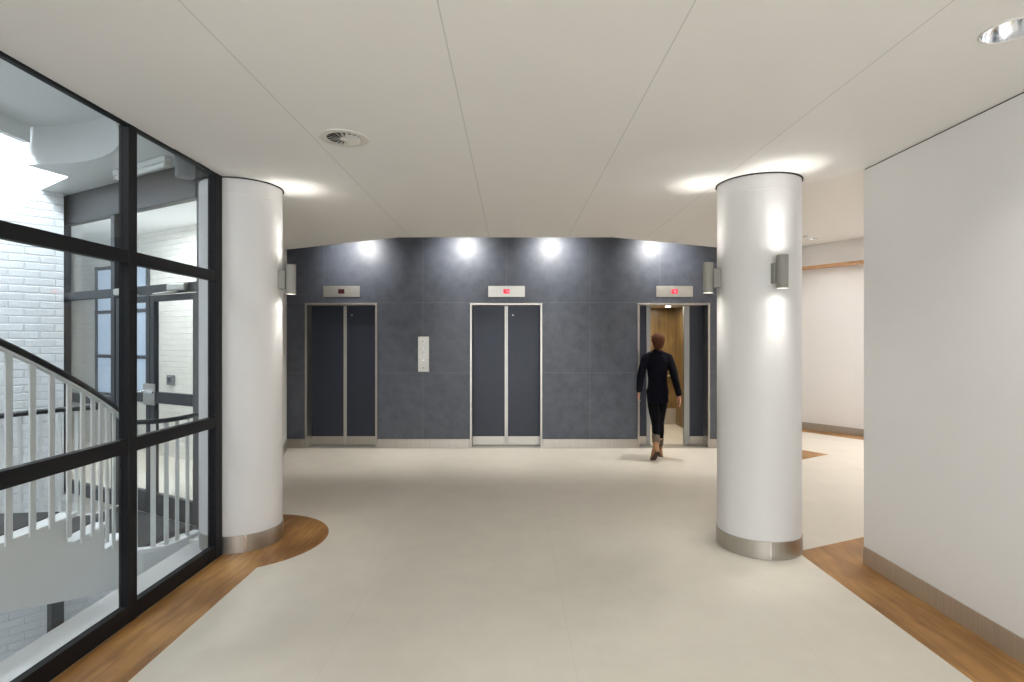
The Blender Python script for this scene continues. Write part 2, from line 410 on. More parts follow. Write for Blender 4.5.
# sconces
def sconce(c, ang, label):
    d = V(math.cos(ang), math.sin(ang), 0); p = c + d*(RC+.086)
    t = thing('wall_lamp', label, 'wall lamp', (p.x, p.y, 2.03), ang, 'up-and-down lamps on the columns')
    r = .0385
    link('housing', lathe(B(), [(0, -.085), (r-.003, -.085), (r-.003, -.115), (r, -.115), (r, .115), (r-.003, .115), (r-.003, .085), (0, .085)], 40), M['sconce'], t, smooth=True)
    link('bracket', box(B(), -.0855, -.030, -.043, .043, -.075, .067), M['sconce'], t, bevel=.003)
    for z in (-.0885, .0855):
        o = link('lens', lathe(B(), [(0, 0), (r-.004, 0), (r-.004, .003), (0, .003)], 32, (0, 0, z)), M['lens'], t); o['label'] = 'lit lens'
    q = p + d*.0
    for z, rx in ((2.136, PI), (1.924, 0)):
        add_light('sconce_beam', 'SPOT', (q.x, q.y, z), 7.2, (1, .97, .91), (rx, 0, 0), spot_size=math.radians(60), spot_blend=1, shadow_soft_size=.02)
        add_light('sconce_spill', 'SPOT', (q.x, q.y, z), 1.1, (1, .97, .91), (rx, 0, 0), spot_size=math.radians(130), spot_blend=1, shadow_soft_size=.02)
sconce(CL, 0, 'grey cylinder lamp on the column that stands by the glazed screen')
sconce(CR, PI, 'grey cylinder lamp on the side, not the front, of the column near the white wall')
sconce(CR, -PI/2, 'grey cylinder lamp on the front face of the column near the white wall')

# ------------------------------------------------------------------ lifts
def seg_digit(bm, ch, x, z, w, h, y, th=.0045):
    segs = {'a': (0, 1, 0), 'g': (0, .5, 0), 'd': (0, 0, 0), 'f': (-1, .75, 1), 'b': (1, .75, 1), 'e': (-1, .25, 1), 'c': (1, .25, 1)}
    on = {'1': 'bc', '4': 'fgbc', '2': 'abged', '3': 'abgcd'}[ch]
    for s in on:
        sx, sz, vert = segs[s]
        cx = x + sx*w/2; cz = z - h/2 + sz*h
        if vert: box(bm, cx-th/2, cx+th/2, y-.002, y, cz-h/4+th*.3, cz+h/4-th*.3)
        else: box(bm, cx-w/2+th*.2, cx+w/2-th*.2, y-.002, y, cz-th/2, cz+th/2)

def lift(cx, label, opened=False):
    t = thing('elevator_entrance', label, 'elevator', (cx, DW, 0))
    # steel surround: thin front edge and deep jambs
    bm = B(); J = .030
    for s in (-1, 1):
        box(bm, *(sorted((s*(OW-.002), s*(OW-J)))), -.014, REC-.01, 0.001, OH-.002)
    box(bm, -OW+J, OW-J, -.014, REC-.01, OH-J, OH-.002)
    link('door_frame', bm, M['steel'], t, bevel=.002)
    ow = OW - J
    link('sill', box(B(), -ow, ow, -.01, REC+.08, .0005, .006), M['steel_h'], t)
    leafs = [(-ow-.02, -.012), (.012, ow+.02)]
    if opened: leafs = [(-ow-.30, -ow+.148), (ow-.205, ow+.30)]
    for k, (x0, x1) in enumerate(leafs):
        y0, y1 = REC-.008, REC+.030
        x0c, x1c = max(x0, -ow-.02), min(x1, ow+.02)
        L = link('door_leaf', box(B(), x0c, x1c, y0, y1, .008, OH-J+.012), M['door'], t, bevel=.002)
        o = link('kick_plate', box(B(), x0c+.002, x1c-.002, y0-.003, y0, .012, .138), M['steel'], L, bevel=.001); o['label'] = 'steel kick plate'
        e = (x1c, x1c+.024) if k == 0 else (x0c-.024, x0c)
        if opened: e = (x1c, x1c+.060) if k == 0 else (x0c-.080, x0c)
        else: e = (x1c-.012, x1c+.011) if k == 0 else (x0c-.011, x0c+.012)
        o = link('edge_strip', box(B(), e[0], e[1], y0-.003, y1+(.02 if opened else .002), .008, OH-J+.012), M['steel_d'] if opened else M['steel_h'], L, bevel=.002); o['label'] = 'steel closing edge'
        if k == 1 and not opened:
            bm = B(); ball(bm, (.098, y0, OH-.165), (.013, .004, .013)); o = link('release_hole', bm, M['chrome'], L, smooth=True)
    if not opened:
        link('shaft_back', box(B(), -ow-.02, ow+.02, REC+.05, REC+.09, 0, OH+.1), M['dark'], t)
    return t
lift(E[0], 'closed lift doors with dark twin leaves, first from the glazed screen')
lift(E[1], 'closed lift doors with dark twin leaves, the middle one of three')
l3 = lift(E[2], 'half-open lift doors showing a warm lit car, behind the walking person', True)
# the lift car
cab = thing('elevator_car', 'wood lined lift car seen through the half-open doors', 'elevator car', (E[2], DW+.33, 0))
W2, D2, HC = .72, 1.96, 2.16
link('cab_floor', box(B(), -W2, W2, -.05, D2, .0, .006), M['floor'], cab)
link('cab_ceiling', box(B(), -W2, W2, 0, D2, HC, HC+.03), M['offwhite'], cab)
link('back_panel', box(B(), -W2, W2, D2-.03, D2, .30, HC), M['cabwood'], cab)
o = link('skirting', box(B(), -W2+.03, W2-.03, D2-.04, D2-.028, .006, .305), M['cabgrey'], cab)
for s in (-1, 1):
    link('side_panel', box(B(), *sorted((s*W2, s*(W2-.03))), 0, D2-.03, .006, HC), M['cabwood'], cab)
bm = sweep(B(), [(-W2+.08, D2-.08, .91), (W2-.08, D2-.08, .91)], .016, n=16)
for x in (-.45, 0, .45): sweep(bm, [(x, D2-.08, .91), (x, D2-.03, .90)], .007)
o = link('handrail', bm, M['steel_h'], cab, smooth=True); o['label'] = 'steel handrail'
for x, y in ((.09, .62), (-.4, 1.4), (.4, 1.4)):
    link('cab_lamp', lathe(B(), [(0, -.012), (.035, -.012), (.04, 0), (0, 0)], 24, (x, y, HC)), M['lens'], cab)
bm = B(); box(bm, -W2, W2, -.012, 0, HC-.0, HC+.4); link('cab_header', bm, M['dark'], cab)
add_light('cab_light', 'AREA', (E[2], DW+1.3, HC-.03), 15, (1, .90, .74), (0, 0, 0), shape='RECTANGLE', size=1.0, size_y=1.2)

def indicator(cx, label, mode):
    t = thing('lift_indicator_sign', label, 'floor indicator', (cx, DW, 2.266), 0, 'floor indicators above the lifts')
    link('plate', box(B(), -.265, .265, -.018, 0, -.080, .080), M['steel_h'], t, bevel=.003)
    d = link('display', box(B(), -.045, .045, -.0205, -.017, -.033, .033), M['red_dim'] if mode == 0 else M['red_glow'], t); d['label'] = ('dark' if mode == 0 else 'glowing') + ' red display'
    if mode:
        bm = B(); seg_digit(bm, '4', (.012 if mode == 1 else 0), 0, .026, .046, -.0206, .010); link('digit', bm, M['red'], d)
    return t
indicator(E[0]+.006, 'steel floor indicator plate with an unlit dark display', 0)
indicator(E[1]+.006, 'steel floor indicator plate with a red lit digit, above the middle lift', 1)
indicator(E[2]+.01, 'steel floor indicator plate with a red lit digit, above the half-open lift', 2)

cp = thing('call_panel', 'tall narrow steel lift call panel on the slate wall', 'call panel', (-1.28, DW, 1.36))
link('plate', box(B(), -.08, .08, -.015, 0, -.255, .255), M['steel_h'], cp, bevel=.003)
for z in (.175, .085, .0, -.085):
    bm = lathe(B(), [(0, 0), (.016, 0), (.016, .004), (.013, .006), (0, .006)], 24); bmesh.ops.rotate(bm, verts=bm.verts, matrix=Matrix.Rotation(PI/2, 3, 'X')); bmesh.ops.translate(bm, verts=bm.verts, vec=(0, -.015, z))
    link('button', bm, M['chrome'], cp, smooth=True)
bm = lathe(B(), [(0, 0), (.012, 0), (.012, .003), (0, .003)], 20); bmesh.ops.rotate(bm, verts=bm.verts, matrix=Matrix.Rotation(PI/2, 3, 'X')); bmesh.ops.translate(bm, verts=bm.verts, vec=(0, -.015, -.2))
link('key_switch', bm, M['sconce'], cp)

# ------------------------------------------------------------------ ceiling fittings
vt = thing('ceiling_vent', 'round swirl air vent with curved blades in the white ceiling', 'ceiling vent', (-.990, 3.298, 2.745))
link('rim', lathe(B(), [(.098, -.004), (.118, -.010), (.143, -.004), (.145, 0), (.096, 0)], 56, close=True), M['offwhite'], vt, smooth=True)
link('back_plate', lathe(B(), [(0, -.0005), (.098, -.0005), (.098, 0), (0, 0)], 40), M['dark'], vt)
for k in range(18):
    a = 2*PI*k/18
    bm = B(); tilt = math.radians(26)
    p0 = [(.018, 0), (.097, 0)]
    vs = []
    for r, wd in ((.016, .004), (.055, .016), (.098, .026)):
        for s in (-1, 1):
            x = r; y = s*wd/2; z = -.008 - s*wd/2*math.sin(tilt)
            for dz in (0, .0012): vs.append(bm.verts.new((x*math.cos(a)-y*math.sin(a), x*math.sin(a)+y*math.cos(a), z+dz)))
    for i in range(2):
        q = vs[i*4:i*4+8]
        bm.faces.new((q[0], q[2], q[6], q[4])); bm.faces.new((q[1], q[5], q[7], q[3])); bm.faces.new((q[0], q[4], q[5], q[1])); bm.faces.new((q[2], q[3], q[7], q[6]))
    bm.faces.new((vs[0], vs[1], vs[3], vs[2])); bm.faces.new((vs[8], vs[10], vs[11], vs[9]))
    link('blade', bm, M['offwhite'], vt)
link('hub', lathe(B(), [(0, -.013), (.016, -.012), (.020, -.007), (.02, -.001), (0, -.001)], 24), M['offwhite'], vt, smooth=True)

def downlight(x, y, z, r, label, energy, color=(1, .97, .93), cone=130):
    t = thing('downlight', label, 'downlight', (x, y, z))
    link('rim', lathe(B(), [(r*.90, -.002), (r*.95, -.006), (r, -.003), (r, 0), (r*.9, 0)], 48, close=True), M['offwhite'], t, smooth=True)
    o = link('reflector', lathe(B(), [(r*.90, -.002), (r*.86, .020), (r*.70, .060), (r*.45, .095), (r*.45, .097), (r*.72, .062), (r*.88, .020), (r*.92, -.001)], 48, close=True), M['chrome'], t, smooth=True); o['label'] = 'polished reflector'
    link('lamp', lathe(B(), [(0, .090), (r*.44, .090), (r*.44, .096), (0, .096)], 32), M['lens'], t)
    if energy: add_light('downlight_spot', 'SPOT', (x, y, z-.012), energy, color, (0, 0, 0), spot_size=math.radians(cone), spot_blend=1, shadow_soft_size=r*.6)
    return t

def cut_holes(name, holes, z0, z1):
    o = bpy.data.objects[name]; bm = B()
    for x, y, r in holes: lathe(bm, [(0, z0), (r, z0), (r, z1), (0, z1)], 40, (x, y, 0))
    c = link('cutter', bm)
    m = o.modifiers.new('b', 'BOOLEAN'); m.object = c; m.operation = 'DIFFERENCE'; m.solver = 'EXACT'
    dg = bpy.context.evaluated_depsgraph_get(); dg.update()
    me = bpy.data.meshes.new_from_object(o.evaluated_get(dg)); o.modifiers.clear(); o.data = me
    cm = c.data; bpy.data.objects.remove(c); bpy.data.meshes.remove(cm)

DL = [(1.915, 2.152), (1.894, -1.2), (-.9, -1.2), (.6, -3.0)]
cut_holes('ceiling', [(x, y, .091) for x, y in DL], 2.70, 2.875)
downlight(*DL[0], 2.745, .097, 'round recessed downlight with bright reflector in the ceiling over the white wall side', 14)
LB = dict(zip(DL[1:], ('recessed downlight over the white wall side, behind the viewer', 'recessed downlight over the oak strip side, behind the viewer', 'recessed downlight nearest the lobby window')))
for p in DL[1:]:
    downlight(*p, 2.745, .097, LB[p], 25)
cut_holes('ceiling_upper', [(4.86, 9.05, .085), (4.60, 8.85, .085)], 3.15, 3.29)
downlight(4.86, 9.05, 3.2, .09, 'small recessed spot in the side hall ceiling, further right of the pair', 14, (1, .93, .88))
downlight(4.60, 8.85, 3.2, .09, 'small recessed spot in the side hall ceiling, next to the column edge', 8, (1, .93, .88))
# unseen lamp, added behind the white wall to brighten the side hall
hl = thing('added_hall_lamp', 'square lamp, out of view, added to light the side hall', 'ceiling lamp', (6.2, 6.6, 3.198))
link('housing', box(B(), -.5, .5, -.5, .5, -.05, 0), M['offwhite'], hl, bevel=.004)
link('diffuser', box(B(), -.47, .47, -.47, .47, -.056, -.05), M['lens'], hl)
add_light('hall_fill_light', 'AREA', (6.2, 6.6, 3.13), 30, (.96, .94, 1), (0, 0, 0), shape='SQUARE', size=.94)

# wall washers over the slot in front of the lift wall
for i, x in enumerate((-2.24, -.70, .60, 2.16)):
    t = thing('wall_washer', 'small can spot over the slate wall', 'spotlight', (x, 7.66, 3.2), 0, 'wall washers above the lifts')
    link('mount', lathe(B(), [(0, -.02), (.045, -.02), (.045, 0), (0, 0)], 24), M['offwhite'], t)
    link('head', lathe(B(), [(.034, -.10), (.038, -.10), (.038, -.02), (0, -.02), (0, -.03), (.034, -.03)], 24), M['offwhite'], t, smooth=True)
    add_light('washer_spot', 'SPOT', (x, 7.44, 3.02), 34, (1, .975, .95), (math.radians(68), 0, 0), spot_size=math.radians(100), spot_blend=1, shadow_soft_size=.08)
    add_light('washer_down', 'SPOT', (x, 7.62, 3.09), 74, (1, .965, .92), (0, 0, 0), spot_size=math.radians(62), spot_blend=1, shadow_soft_size=.04)

# ------------------------------------------------------------------ glazed partition
PX = -2.10; TK = .048
MY = [1.21, 2.16, 3.105, 4.014]     # mullion centres along y
gp = thing('glazed_screen', 'tall black framed glass screen between the lobby and the stairwell', 'glass partition', (PX, 0, 0))
for i, y in enumerate(MY):
    bm = B(); wd = .034 if i < 3 else .044
    box(bm, -TK, 0, y-wd, y+wd, .0, 2.745); box(bm, -TK-.022, -TK, y-wd*.5, y+wd*.5, .0, 2.745)
    link('mullion', bm, M['frame'], gp, bevel=.003)
for z0, z1, nm in ((.0, .095, 'bottom_rail'), (.935, 1.012, 'middle_rail'), (1.976, 2.048, 'upper_rail'), (2.728, 2.745, 'top_rail')):
    for i in range(3):
        y0 = MY[i]+.034; y1 = MY[i+1]-(.034 if i < 2 else .044)
        bm = B(); box(bm, -TK if nm != 'top_rail' else -.034, -.002, y0, y1, z0, z1)
        zc = (z0+z1)/2
        if nm != 'top_rail': box(bm, -TK-.020, -TK, y0, y1, zc-(z1-z0)*.28, zc+(z1-z0)*.28)
        link(nm, bm, M['frame'], gp, bevel=.003)
for i in range(3):
    y0 = MY[i]+.034; y1 = MY[i+1]-(.034 if i < 2 else .044)
    for z0, z1 in ((.095, .935), (1.012, 1.972), (2.050, 2.728)):
        o = link('glass_pane', box(B(), -.032, -.024, y0-.008, y1+.008, z0-.01, z1+.01), M['glass'], gp)

# ------------------------------------------------------------------ stairwell shell
u = V(.871, -.491); un = V(.491, .871)            # along the glass door screen / away from the camera
P0 = V(-4.63, 5.81)
def pp(t, n=0): q = P0 + u*t + un*n; return (q.x, q.y)
PL = 2.42
# ledge along the partition (slab edge)
struct('trim_8', box(B(), -2.47, -2.15, -.5, 4.35, -.30, .0), M['ledge'], bevel=.004)
# landing
land = [(-2.44, 4.35), (-2.47, 4.30), (-2.62, 4.54), (-2.72, 4.13), (-2.80, 4.03), (-3.85, 3.68), (-4.62, 3.9), (-4.75, 4.68), (-3.75, 5.05), pp(1.06), pp(PL), (-2.42, 4.6)]
struct('floor_landing', prism(B(), land, -.17, .0), M['white'])
car = [(-2.66, 4.50), (-2.75, 4.17), (-2.84, 4.06), (-3.85, 3.72), (-4.5, 3.95), (-4.62, 4.66), (-3.72, 4.98), pp(1.1, -.02), pp(PL, -.02), (-2.56, 4.6)]
struct('floor_carpet', prism(B(), car, 0, .006), M['carpet'])
# white brick wall at an angle: built in its own frame so the courses run along it
bd = V(-.690, -.724); ang = math.atan2(bd.y, bd.x)
struct('wall_brick', box(box(B(), 0.04, 5.6, -.02, .2, -.004, 5.2), -.45, 5.6, -.02, .2, -3.2, -.004), M['brick'], loc=(P0.x, P0.y, 0), rotz=ang).location = (P0.x-.02, P0.y+.02, 0)
# the same brick carries on below the door screen
a2 = math.atan2(u.y, u.x)
q = pp(0, .12); struct('wall_lower', box(B(), -1.6, PL+.3, 0, .2, -3.2, -.28), M['brick'], loc=(q[0], q[1], 0), rotz=a2)
# outer closing walls of the well
e0 = V(-4.63, 5.81) + V(-.690, -.724)*5.5
bm = B(); box(bm, e0.x-.25, e0.x, -.6, e0.y+.2, -3.2, 5.2); struct('wall_well', bm, M['white'])
bm = B(); box(bm, e0.x-.2, -2.1, -.8, -.6, -3.2, 5.2); struct('wall_well_front', bm, M['white'])
bm = B(); box(bm, -2.16, -2.06, -.8, 4.6, 2.90, 5.2); box(bm, -2.16, -2.06, -.6, 4.6, -3.2, -.28); struct('wall_well_side', bm, M['white'])
bm = B(); box(bm, e0.x-.2, -1.9, -.8, 7, -3.4, -3.2); struct('floor_lower', bm, M['carpet'])
bm = B(); box(bm, e0.x-.2, -1.9, -.8, 7, 5.2, 5.3); struct('ceiling_well', bm, M['white'])
# slab over the landing with a curved white upstand, and the higher slab in front
cv = smooth_path([(-4.11, 4.74, 0), (-3.60, 4.66, 0), (-3.2, 4.45, 0), (-2.88, 4.12, 0), (-2.62, 3.70, 0), (-2.16, 3.2, 0)], 8)
cvp = [(p.x, p.y) for p in cv]
struct('ceiling_landing', prism(B(), cvp + [(-2.16, 4.5), (-2.44, 4.62), pp(PL, .1), pp(0, .1), (-4.80, 5.63), (-4.03, 5.09)], 3.04, 3.60), M['white'])
struct('ceiling_stair', prism(B(), [(-4.09, -.6), (-2.16, -.6), (-2.16, 3.3)] + [(x-.0, y+.02) for x, y in reversed(cvp)] + [(-4.09, 4.74)], 3.36, 3.60), M['white'])
struct('trim_9', box(B(), -4.115, -4.06, -.6, 4.72, 3.22, 3.60), M['white'])
# corridor behind the glass doors
cb0 = V(-3.72, 7.02)
ca = math.atan2(u.y, u.x)
struct('wall_corridor', box(B(), -4.6, .35, 0, .2, -.05, 3.3), M['brick2'], loc=(cb0.x, cb0.y, 0), rotz=ca)
bm = B(); prism(bm, [(-2.45, 4.66), (-2.36, 4.75), (-3.28, 6.95), (-3.40, 6.90)], 0, 3.3); struct('wall_corridor_side', bm, M['white'])
bm = B(); a = pp(-.05, .05); prism(bm, [a, (a[0]-.1, a[1]-.05), (-7.9, 9.2), (-7.8, 9.3)], 0, 3.3); struct('wall_corridor_end', bm, M['white'])
struct('floor_corridor', prism(B(), [pp(-.02), pp(PL+.02), (-3.35, 6.95), (-3.7, 7.3), (-7.9, 9.6), (-7.9, 9.2)], -.27, -.0005), M['floor'])
struct('ceiling_corridor', prism(B(), [pp(-.02, .1), pp(PL+.02, .1), (-3.3, 6.95), (-3.7, 7.3), (-7.9, 9.6), (-7.9, 9.2)], 3.04, 3.2), M['white'])
# pale glazed window in the corridor brick wall, two cross bars
wn = bpy.data.objects.new('window_2', None); C.objects.link(wn); wn['kind'] = 'structure'; wn.location = (cb0.x, cb0.y, 0); wn.rotation_euler = (0, 0, ca)
wx0, wx1 = -2.92, -1.47
bm = B()
for x in (wx0, wx1-.06): box(bm, x, x+.06, -.03, 0, .74, 2.66)
for z in (.74, 1.30, 1.95, 2.60): box(bm, wx0, wx1, -.034, 0, z, z+.05)
link('window_frame', bm, M['portal'], wn)
for z, z2 in ((.78, 1.31), (1.34, 1.96), (1.99, 2.61)): link('pane', box(B(), wx0+.05, wx1-.05, -.016, -.002, z, z2), M['blue'], wn)

# ------------------------------------------------------------------ glass door screen on the landing
ds = thing('door_screen', 'dark metal and glass door screen at the back of the landing', 'glass doors', (P0.x, P0.y, 0), a2)
def bar(x0, x1, z0, z1, nm='post', y0=-.03, y1=.03, par=ds, mat='portal', bev=.003):
    return link(nm, box(B(), x0, x1, y0, y1, z0, z1), M[mat], par, bevel=bev)
TP = 3.035
bar(-.04, .05, -.0, TP); bar(.96, 1.03, .0, TP); bar(2.33, 2.42, .0, TP)
bar(.05, 2.33, 2.74, TP, 'lintel', -.04, .04)
bar(.05, .96, 1.965, 2.045, 'transom'); bar(1.03, 2.33, 1.965, 2.045, 'transom')
bar(.05, .96, .0, .12, 'bottom_rail'); bar(.05, .96, .93, 1.02, 'middle_rail')
bar(1.20, 1.225, 2.045, 2.74, 'mullion', -.015, .015)
for x0, x1, z0, z1 in ((.05, .96, 2.045, 2.74), (1.03, 1.20, 2.045, 2.74), (1.225, 2.33, 2.045, 2.74), (.05, .96, 1.02, 1.965), (.05, .96, .12, .93)):
    link('glass_pane', box(B(), x0-.006, x1+.006, -.004, .004, z0-.006, z1+.006), M['glass2'], ds)
def door(x0, x1, hinge_right):
    d = link('door', None or box(B(), x0, x0+.06, -.022, .022, .01, 1.955), M['portal'], ds, bevel=.003)
    d2 = B(); 
    me = d.data; bm = B(); bm.from_mesh(me)
    box(bm, x1-.06, x1, -.022, .022, .01, 1.955); box(bm, x0+.06, x1-.06, -.022, .022, .01, .20); box(bm, x0+.06, x1-.06, -.022, .022, 1.90, 1.955); box(bm, x0+.06, x1-.06, -.022, .022, 1.0, 1.10)
    bm.to_mesh(me); bm.free()
    for z0, z1 in ((.2, 1.0), (1.10, 1.90)): link('glass_pane', box(B(), x0+.055, x1-.055, -.004, .004, z0-.005, z1+.005), M['glass2'], d)
    hx = x0+.03 if hinge_right else x1-.03
    o = link('handle_plate', box(B(), hx-.055, hx+.055, -.034, -.022, .98, 1.17), M['steel_h'], d, bevel=.003); o['label'] = 'steel handle plate'
    bm = sweep(B(), [(hx, -.03, 1.10), (hx, -.075, 1.10), (hx+(.11 if hinge_right else -.11), -.075, 1.10)], .009, n=12); link('lever', bm, M['chrome'], d, smooth=True)
    c0 = x1-.36 if hinge_right else x0+.06
    o = link('door_closer', box(B(), c0, c0+.26, -.075, -.03, 1.975, 2.035), M['steel_h'], ds, bevel=.012)
    o['label'] = 'silver door closer'
    bm = sweep(B(), [(c0+.13, -.055, 1.972), (c0+(-.22 if hinge_right else .42), -.06, 1.960)], .010, n=8); link('closer_arm', bm, M['steel_h'], ds)
door(1.035, 1.612, False); door(1.622, 2.325, True)
# lower storey post seen under the stairs
lp = link('lower_post', box(B(), -.05, .05, -.05, .05, -3.2, -.26), M['portal']); lp.location = (-4.464, 5.477, 0); lp.rotation_euler = (0, 0, a2)
tag(lp, 'dark metal post on the storey below, seen under the stairs', 'post')
# card reader on the corridor wall
def from_px(px, d): return (px-512)/560*d
cr = thing('card_reader', 'small grey card reader on the cream corridor wall beyond the doors', 'card reader', (cb0.x + u.x*(-.944), cb0.y + u.y*(-.944), 1.03), a2)
link('body', box(B(), -.075, .075, -.035, 0, -.065, .065), M['reader'], cr, bevel=.006)
link('pad', box(B(), -.04, .04, -.039, -.034, -.03, .035), M['portal'], cr, bevel=.003)
link('indicator_window', box(B(), -.03, .03, -.038, -.034, .043, .053), M['chrome'], cr)
# tube lamp in front of the lintel
tl = thing('tube_lamp', 'white fluorescent tube lamp under the stairwell ceiling', 'tube lamp', (P0.x + u.x*1.86 - un.x*.22, P0.y + u.y*1.86 - un.y*.22, 2.975), a2)
link('housing', box(B(), -.40, .40, -.03, .03, .02, .062), M['white'], tl, bevel=.004)
bm = B(); sweep(bm, [(-.37, 0, 0), (.37, 0, 0)], .022, n=16); link('tube', bm, M['white'], tl, smooth=True)
for s in (-1, 1): link('end_cap', box(B(), *sorted((s*.37, s*.40)), -.026, .026, -.026, .03), M['offwhite'], tl, bevel=.004)
rl = thing('round_lamp', 'dark round ceiling lamp by the white post of the stairwell', 'ceiling lamp', (-2.58, 4.42, 3.04))
link('canopy', lathe(B(), [(0, -.02), (.085, -.02), (.085, 0), (0, 0)], 40), M['portal'], rl, smooth=True)
link('housing', lathe(B(), [(0, -.20), (.066, -.20), (.070, -.19), (.070, -.02), (0, -.02)], 40), M['reader'], rl, smooth=True)

# ------------------------------------------------------------------ curved stair
SC = V(-5.6, 3.1, 0); RO = 2.95; RI = 1.85
st = thing('curved_staircase', 'white curved staircase with dark carpeted treads rising from the landing', 'staircase', (SC.x, SC.y, 0))
edges = [18.4, 12.6, 5.7, -6.6, -13, -19.4, -25.8, -32.2]
RZ = .170
def pol(r, a): return (r*math.cos(math.radians(a)), r*math.sin(math.radians(a)))
def soff(a): # underside height along the helix
    return -.09 + (10.3-a)*.0162
def soffit_mesh():
    bm = B(); rows = []
    for i in range(61):
        a = edges[0] - (edges[0]-edges[-1])*i/60
        k = max(j for j in range(len(edges)) if edges[j] >= a-1e-6); k = min(k, len(edges)-2)
        zt = RZ*(k+1) - .03
        rows.append((a, zt))
    prev = None
    pts = []
    for i, (a, zt) in enumerate(rows):
        pts.append((a, zt))
        if i+1 < len(rows) and abs(rows[i+1][1]-zt) > .01: 
            pts.append((rows[i+1][0], zt))
    rings = []
    for a, zt in pts:
        r = []
        for rr, z in ((RI, soff(a)), (RO, soff(a)-.0), (RO, zt), (RI, zt)):
            x, y = pol(rr, a); r.append(bm.verts.new((x, y, z)))
        rings.append(r)
    for a, b in zip(rings, rings[1:]):
        for k in range(4): bm.faces.new((a[k], a[(k+1) % 4], b[(k+1) % 4], b[k]))
    bm.faces.new(rings[0]); bm.faces.new(rings[-1])
    bmesh.ops.remove_doubles(bm, verts=bm.verts, dist=1e-5)
    return bm
link('flight_body', soffit_mesh(), M['white'], st)
for k in range(len(edges)-1):
    a0, a1 = edges[k]+.6, edges[k+1]
    n = 6; ring = [pol(RO+.012, a0+(a1-a0)*i/n) for i in range(n+1)] + [pol(RI, a1+(a0-a1)*i/n) for i in range(n+1)]
    o = link('tread', prism(B(), ring, RZ*(k+1)-.03, RZ*(k+1)-.006), M['white'], st, bevel=.004)
    ring = [pol(RO-.09, a0+(a1-a0)*i/n) for i in range(n+1)] + [pol(RI+.02, a1+(a0-a1)*i/n) for i in range(n+1)]
    o2 = link('carpet', prism(B(), ring, RZ*(k+1)-.006, RZ*(k+1)), M['carpet'], o); o2['label'] = 'charcoal tread carpet'
# outer balustrade of the stair: flat white bars and a black rail
def hz(a): return .985 + (18.8-a)*.0243
bal = thing('stair_balustrade', 'white barred balustrade with a black handrail sweeping up the curved stair', 'balustrade', (SC.x, SC.y, 0))
RB = RO + .018
hp = [(pol(RB, a)[0], pol(RB, a)[1], hz(a)) for a in [18.7 - i*1.3 for i in range(40)]]
link('handrail', sweep(B(), hp, (.026, .020), n=14), M['rail_black'], bal, smooth=True)
link('rail_strip', sweep(B(), [(p[0], p[1], p[2]-.030) for p in hp], .034, .012), M['white'], bal)
bars = [16.9, 14.0, 12.2, 10.6, 8.9, 6.9, 4.5, 1.9, -0.6, -3.3] + [-6.6 - 2.6*i for i in range(1, 10)]
for a in bars:
    k = max(j for j in range(len(edges)) if edges[j] >= a) if a < edges[0] else -1
    k = min(k, len(edges)-2)
    low = k >= 0 and edges[k]-a < 1.9
    x, y = pol(RB+.004, a); zb = RZ*(k+1) - (.13 if low else .03)
    bm = B(); obox(bm, (x, y), (-math.sin(math.radians(a)), math.cos(math.radians(a))), .040, .010, zb, hz(a)-.034)
    link('baluster', bm, M['white'], bal, bevel=.002)
# balustrade round the landing edge, next to the white ledge
lr = thing('landing_balustrade', 'white barred balustrade with a black rail along the landing edge by the glazed screen', 'balustrade', (0, 0, 0))
lp_ = smooth_path([(-2.775, 4.10, 0), (-2.70, 4.12, 0), (-2.61, 4.17, 0), (-2.57, 4.27, 0), (-2.55, 4.40, 0), (-2.545, 4.52, 0)], 6)
link('handrail', sweep(B(), [(p.x, p.y, .955) for p in lp_], (.024, .018), n=14), M['rail_black'], lr, smooth=True)
link('base_strip', sweep(B(), [(p.x, p.y, .014) for p in lp_], .06, .024), M['ledge'], lr)
for i in (1, 9, 14, 19, 24):
    p = lp_[i]; t = lp_[min(i+1, len(lp_)-1)] - lp_[i-1]
    bm = B(); obox(bm, (p.x, p.y), (t.x, t.y), .034, .010, .022, .940); link('baluster', bm, M['white'], lr, bevel=.002)
# guard rail at the far side of the landing
gr = thing('far_balustrade', 'thin barred balustrade with a slim black rail behind the curved stair', 'balustrade', (0, 0, 0))
gpth = smooth_path([(-3.72, 5.03, 0), (-4.05, 4.95, 0), (-4.4, 4.80, 0), (-4.72, 4.62, 0), (-4.95, 4.35, 0)], 8)
gz = lambda i: .955 - .16*(i/len(gpth))**1.6
link('handrail', sweep(B(), [(p.x, p.y, gz(i)) for i, p in enumerate(gpth)], (.022, .024), n=12), M['rail_black'], gr, smooth=True)
for i in range(1, len(gpth), 3):
    p = gpth[i]; t = gpth[min(i+1, len(gpth)-1)] - gpth[i-1]
    bm = B(); obox(bm, (p.x, p.y), (t.x, t.y), .030, .010, -.02, gz(i)-.018); link('baluster', bm, M['white'], gr, bevel=.002)
